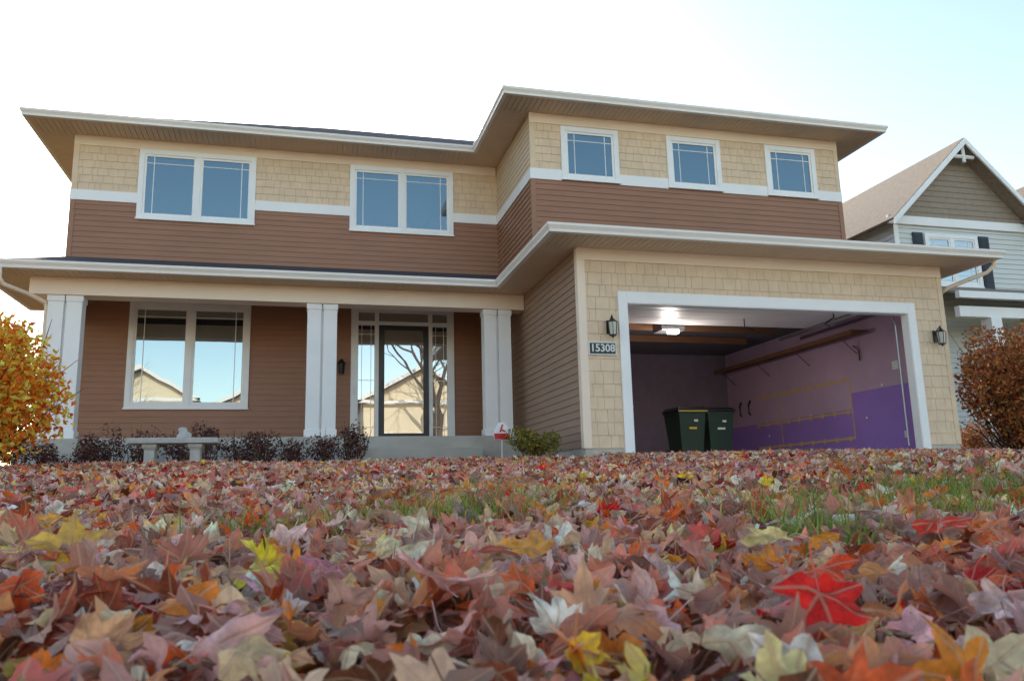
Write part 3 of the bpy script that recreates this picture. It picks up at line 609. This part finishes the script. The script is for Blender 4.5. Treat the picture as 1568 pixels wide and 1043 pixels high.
def leaves(name,x,y,zoff,level,R,kmax,tilt,material,colr=None,yaw=None,rip=.18):
    n=len(x); P,F=template(level); m=len(P)
    u=np.repeat(P[None,:,0],n,0); v=np.repeat(P[None,:,1],n,0)
    u*=rng.uniform(.65,1.1,(n,1)); 
    luv=np.stack([np.repeat(P[None,:,0],n,0),np.repeat(P[None,:,1],n,0),np.zeros((n,m))],-1)
    r_=np.hypot(u,v); th=np.arctan2(u,v)
    z=rip*r_**1.5*np.sin(3*th+rng.uniform(0,6.3,(n,1)))+rip*.8*r_**2*np.sin(5*th+rng.uniform(0,6.3,(n,1)))+rng.uniform(-.1,.5,(n,1))*np.abs(u)
    z+=rng.uniform(-.12,.12,(n,1))*np.sin(9*u+rng.uniform(0,6,(n,1)))*np.cos(8*v+rng.uniform(0,6,(n,1)))
    for rep in range(2):
        ph=rng.uniform(0,6.3,(n,1)); k=rng.normal(0,kmax*(1 if rep==0 else .6),(n,1)); k=np.where(np.abs(k)<.05,.05,np.clip(k,-3.6,3.6))
        p=u*np.cos(ph)+v*np.sin(ph); q=-u*np.sin(ph)+v*np.cos(ph)
        rad=1/k-z; a=p*k; p2=rad*np.sin(a); z=1/k-rad*np.cos(a)
        u=p2*np.cos(ph)-q*np.sin(ph); v=p2*np.sin(ph)+q*np.cos(ph)
    V=np.stack([u,v,z],-1)*R[:,None,None]
    ya=rng.uniform(0,6.3,n) if yaw is None else yaw
    tx=rng.normal(0,tilt,n); ty=rng.normal(0,tilt,n)
    flip=(rng.random(n)<.45) if colr is None else np.zeros(n,bool)
    tx=np.where(flip,tx+math.pi,tx)
    c_,s_=np.cos(tx)[:,None],np.sin(tx)[:,None]; V=np.stack([V[...,0],c_*V[...,1]-s_*V[...,2],s_*V[...,1]+c_*V[...,2]],-1)
    c_,s_=np.cos(ty)[:,None],np.sin(ty)[:,None]; V=np.stack([c_*V[...,0]+s_*V[...,2],V[...,1],-s_*V[...,0]+c_*V[...,2]],-1)
    c_,s_=np.cos(ya)[:,None],np.sin(ya)[:,None]; V=np.stack([c_*V[...,0]-s_*V[...,1],s_*V[...,0]+c_*V[...,1],V[...,2]],-1)
    V[...,2]-=V[...,2].mean(1,keepdims=True)
    V[...,0]+=x[:,None]; V[...,1]+=y[:,None]; V[...,2]+=(surf(x,y)+zoff)[:,None]
    if colr is None:
        colr=pc[rng.choice(len(pc),n,p=pw)]*rng.uniform(.55,1.2,(n,1))*rng.uniform(.92,1.08,(n,3))
    return upload(name,V,F,np.clip(colr,0,.92),luv,material)
def fbm(x,y):
    return (np.sin(x*2.1+1.3*np.sin(y*1.7+.4))+np.sin(y*2.9+1.1*np.sin(x*2.3+2))+.5*np.sin(x*6.1+y*4.7)+.5*np.sin(y*7.3-x*3.9))/3
def grassy(x,y):
    g=.3*fbm(x*1.7,y*1.7)
    for cx,cy,rx,ry,a in((.80,1.18,.13,.16,1.0),(1.3,1.55,.3,.22,.95),(2.1,2.2,.45,.4,.9),(.28,1.65,.2,.16,.9),(-.06,1.45,.15,.12,.8),(2.9,3.2,.5,.7,.75),(.6,2.2,.4,.15,.55),(3.3,4.8,.4,.8,.45),(-.9,3.0,.5,.3,.35),(1.0,3.4,.6,.3,.35),(12.5,8,2.5,3,1.0)):
        g=g+a*np.exp(-((x-cx)/rx)**2-((y-cy)/ry)**2)
    return g
def scatter(n,r0,r1,a0,a1):
    r_=np.sqrt(rng.uniform(r0**2,r1**2,n)); a=rng.uniform(a0,a1,n); return r_*np.sin(a),r_*np.cos(a)
LC=bpy.data.objects.new('fallen_leaves',None); COL.objects.link(LC)
def keep(x,y,f=1.):
    g=grassy(x,y); p=np.clip(1.3-g*1.15,.3,1)*f
    on=(x>4.05)&(x<10.65); p=np.where(on,.6*f,p)
    ok=(rng.random(len(x))<p)&(y<13.7)&~((x>3.9)&(y>10.9)&(x<10.5))
    return ok
x,y=scatter(9000,.36,2.3,-.75,1.05); k_=keep(x,y); x=x[k_];y=y[k_]
o=leaves('leaves_near',x,y,rng.uniform(.0,.048,len(x)),0,rng.uniform(.022,.052,len(x)),1.9,.6,LM); o.parent=LC
x,y=scatter(24000,2.3,6.2,-.7,1.0); k_=keep(x,y); x=x[k_];y=y[k_]
o=leaves('leaves_mid',x,y,rng.uniform(.0,.045,len(x)),1,rng.uniform(.024,.052,len(x)),1.8,.65,LM2); o.parent=LC
x,y=scatter(32000,6.2,14.5,-.55,.95); k_=keep(x,y); x=x[k_];y=y[k_]
o=leaves('leaves_far',x,y,rng.uniform(.0,.04,len(x)),2,rng.uniform(.028,.054,len(x)),1.5,.65,LM2); o.parent=LC
x=rng.uniform(-14,4,9000); y=rng.uniform(-9,12,9000); k_=keep(x,y)&~((np.hypot(x,y)<14)&(y>0)&(x/np.maximum(y,.01)>-.6)); x=x[k_];y=y[k_]
k_=np.hypot(x,y)>.35; x=x[k_];y=y[k_]
o=leaves('leaves_around',x,y,rng.uniform(.0,.03,len(x)),2,rng.uniform(.034,.06,len(x)),1.,.4,LM2); o.parent=LC
hero=[(-.27,1.12,(255,196,36),.078),(-.05,1.6,(220,66,30),.05),(.386,.56,(236,36,24),.060),(.12,.70,(232,160,150),.072),(.185,.89,(190,14,20),.055),(.27,.95,(242,156,62),.05),(.62,.98,(244,202,130),.055),(.72,.62,(228,104,52),.055),(-.12,.95,(164,76,56),.045),(.95,1.9,(230,132,96),.07),(-.17,.82,(230,124,50),.05),(.5,.72,(224,74,32),.045),(0.02,.80,(200,120,130),.048),(.33,1.15,(222,166,150),.05),(.9,1.0,(200,50,30),.055),(.05,1.35,(232,186,170),.048),(1.1,1.3,(240,130,48),.05),(-.4,1.5,(244,156,48),.055),(.7,2.6,(236,124,64),.07),(1.6,2.4,(240,144,54),.06),(-.22,.70,(240,150,60),.045),(.62,.52,(232,170,120),.05)]
hx=np.array([h[0] for h in hero]);hy=np.array([h[1] for h in hero])
o=leaves('leaves_on_top',hx,hy,np.full(len(hx),.062),0,np.array([h[3] for h in hero]),.75,.3,LM,colr=np.array([s2l(h[2]) for h in hero])*1.2,rip=.13); o.parent=LC
# ------------------------------------------------------------------ grass
def blades(name,x,y,h0,h1,w=.0022):
    n=len(x); t=np.array([0,.35,.7,1.]); wd=np.array([1,.9,.6,.05])
    h=rng.uniform(h0,h1,n); a=rng.uniform(0,6.3,n); be=rng.uniform(.1,.8,n)*h; da=rng.uniform(0,6.3,n)
    V=np.zeros((n,8,3))
    for i in range(4):
        cx=x+np.cos(da)*be*t[i]**2; cy=y+np.sin(da)*be*t[i]**2; cz=surf(x,y)-.01+h*t[i]*(1-.18*t[i]*be/h)
        for s,sg in((0,-1),(1,1)):
            V[:,2*i+s,0]=cx+sg*np.cos(a)*w*wd[i]; V[:,2*i+s,1]=cy+sg*np.sin(a)*w*wd[i]; V[:,2*i+s,2]=cz
    F=np.array([(0,1,3,2),(2,3,5,4),(4,5,7,6)])
    c0=np.array(s2l((112,152,56)));c1=np.array(s2l((190,182,104))); q=rng.random((n,1))**2
    return upload(name,V,F,(c0*(1-q)+c1*q)*rng.uniform(.6,1.2,(n,1)),None,GM)
GM=leafmat('grass_blade',trans=.35,veins=False,rough=.5,back=0)
x,y=scatter(60000,.5,3,-.7,1.0); g=grassy(x,y); k_=(g>rng.uniform(.18,1.1,len(x)))&(x<3.95); x=x[k_];y=y[k_]
G=empty('grass'); o=blades('grass_blades',x,y,.045,.125,.0017); o.parent=G
x,y=scatter(90000,3,8,-.7,1.0); g=grassy(x,y); k_=(g>rng.uniform(.22,1.3,len(x)))&(x<3.95); x=x[k_];y=y[k_]
o=blades('grass_blades_mid',x,y,.045,.105,.0024); o.parent=G
x,y=scatter(16000,7,16,-.6,1.0); k_=(((x>10.8))|((x<3.9)&(grassy(x,y)>.4)))&(y<14); x=x[k_];y=y[k_]
o=blades('grass_blades_far',x,y,.05,.12,.005); o.parent=G
# ------------------------------------------------------------------ shrubs
FM=leafmat('shrub_leaf',trans=.4,veins=False,rough=.5,back=.0)
def shrub(name,cx,cy,rx,ry,h,n,size,cols,seed=0,stems=40,lumps=9,gain=1.):
    r2=np.random.default_rng(seed+100); E=empty(name)
    zg=float(surf(np.array(cx),np.array(cy)))
    lc=[]
    for i in range(lumps):
        a=r2.uniform(0,6.3); q=r2.uniform(.1,.72); lc.append((cx+rx*q*math.cos(a),cy+ry*q*math.sin(a),zg+h*r2.uniform(.3,.78),r2.uniform(.28,.42)))
    lc=np.array(lc); which=r2.integers(0,lumps,n)
    d=r2.normal(size=(n,3)); d/=np.linalg.norm(d,axis=1,keepdims=True); rad=r2.uniform(.35,1.15,(n,1))**.6
    P=lc[which,:3]+d*rad*(lc[which,3:4]*np.array([[rx*1.2,ry*1.2,h*.85]]))
    P[:,2]=np.maximum(P[:,2],zg+.03)
    s=size*r2.uniform(.6,1.3,n)
    A=r2.normal(size=(n,3)); A/=np.linalg.norm(A,axis=1,keepdims=True); Bv=np.cross(A,r2.normal(size=(n,3))); Bv/=np.linalg.norm(Bv,axis=1,keepdims=True); C=np.cross(A,Bv)
    V=np.stack([P-A*s[:,None],P+Bv*s[:,None]*.5+C*s[:,None]*.15,P+A*s[:,None],P-Bv*s[:,None]*.5+C*s[:,None]*.15],1)
    cc=np.array([s2l(c) for c in cols]); col_=cc[r2.integers(0,len(cc),n)]*r2.uniform(.6,1.25,(n,1))*gain
    o=upload('foliage',V,np.array([(0,1,2,3)]),np.clip(col_,0,.92),None,FM,False); o.parent=E
    b=B()
    for i in range(stems):
        L_=lc[r2.integers(0,lumps)]; tip=L_[:3]+r2.normal(size=3)*L_[3]*np.array([rx,ry,h])*.75; tip[2]=min(max(tip[2],zg+h*.4),zg+h*1.12)
        p0=np.array([cx+r2.normal()*rx*.12,cy+r2.normal()*ry*.12,zg-.03]); mid=(p0+tip)/2+r2.normal(size=3)*.05*h; mid[2]-=.02
        b.tube([p0,mid,tip],[.010*h**.5,.007*h**.5,.002],4,False)
    b.make('stems',M['twig'],E)
    return E
shrub('orange_shrub',-2.82,7.6,.92,.75,1.33,17000,.034,[(252,172,52),(242,128,34),(254,206,90),(226,98,32),(246,178,74)],1,90,22,1.5)
shrub('rust_brown_shrub',11.75,11.1,1.0,.9,2.1,16000,.038,[(186,118,70),(160,94,60),(204,140,80),(130,110,62),(170,88,56)],2,120,16,1.35)
shrub('rust_brown_shrub',13.4,11.4,.9,.9,2.0,10000,.038,[(186,118,70),(160,94,60),(204,140,80),(136,116,64)],12,70,12,1.35)
i=0
for xq in np.arange(-3.9,1.0,.42):
    i+=1; shrub('purple_barberry_shrub',xq+random.uniform(-.1,.1),12.75+random.uniform(-.2,.25),.36,.34,.62+random.uniform(-.12,.14),900,.026,[(110,68,72),(92,58,58),(140,82,74),(120,104,74),(80,54,54)],20+i,28,6,1.2)
shrub('green_shrub',3.25,11.3,.42,.36,.52,2600,.024,[(120,134,58),(148,144,66),(190,148,76),(104,108,54)],50,20,7,1.2)
shrub('small_lit_shrub',13.1,13.2,.6,.6,.9,3000,.03,[(200,150,110),(180,120,80)],51,20,7)
# ------------------------------------------------------------------ light
S=Vector((-.101,.9028,.4181)).normalized()
sun=bpy.data.lights.new('sun','SUN'); sun.energy=5; sun.angle=math.radians(.5); sun.color=(1,.93,.82)
so=bpy.data.objects.new('sun',sun); COL.objects.link(so); so.rotation_euler=S.to_track_quat('Z','Y').to_euler(); so.location=(-5,40,25)
wd=bpy.data.worlds.new('World'); scene.world=wd; wd.use_nodes=True; nt=wd.node_tree
sk=nt.nodes.new('ShaderNodeTexSky'); sk.sky_type='NISHITA'; sk.sun_disc=False; sk.sun_elevation=math.radians(24.72); sk.sun_rotation=math.radians(-6.38)
sk.air_density=1.0; sk.dust_density=.8; sk.ozone_density=1.0; sk.altitude=200
# added gain brightens the clear autumn sky, with a warm white balance
vm=nt.nodes.new('ShaderNodeVectorMath'); vm.operation='MULTIPLY'; vm.inputs[1].default_value=(2.6,2.45,2.15)
bg=nt.nodes['Background']; bg.inputs['Strength'].default_value=.15
nt.links.new(sk.outputs[0],vm.inputs[0]); nt.links.new(vm.outputs[0],bg.inputs['Color'])
# ------------------------------------------------------------------ camera
R=Vector((.96754,-.25146,-.0251)); F_=Vector((.25167,.94976,.18605))
F_.normalize(); R=(R-F_*R.dot(F_)).normalized(); U=R.cross(F_)
U=-U if U.z<0 else U
cd=bpy.data.cameras.new('camera'); cam=bpy.data.objects.new('camera',cd); COL.objects.link(cam)
cam.matrix_world=Matrix(((R.x,U.x,-F_.x,0),(R.y,U.y,-F_.y,0),(R.z,U.z,-F_.z,0),(0,0,0,1)))
cd.sensor_width=36; cd.lens=1232.08/1568*36; cd.clip_start=.02; cd.clip_end=2000
cd.dof.use_dof=True; cd.dof.focus_distance=5; cd.dof.aperture_fstop=14
scene.camera=cam
scene.view_settings.view_transform='Standard'; scene.view_settings.look='None'; scene.view_settings.exposure=0
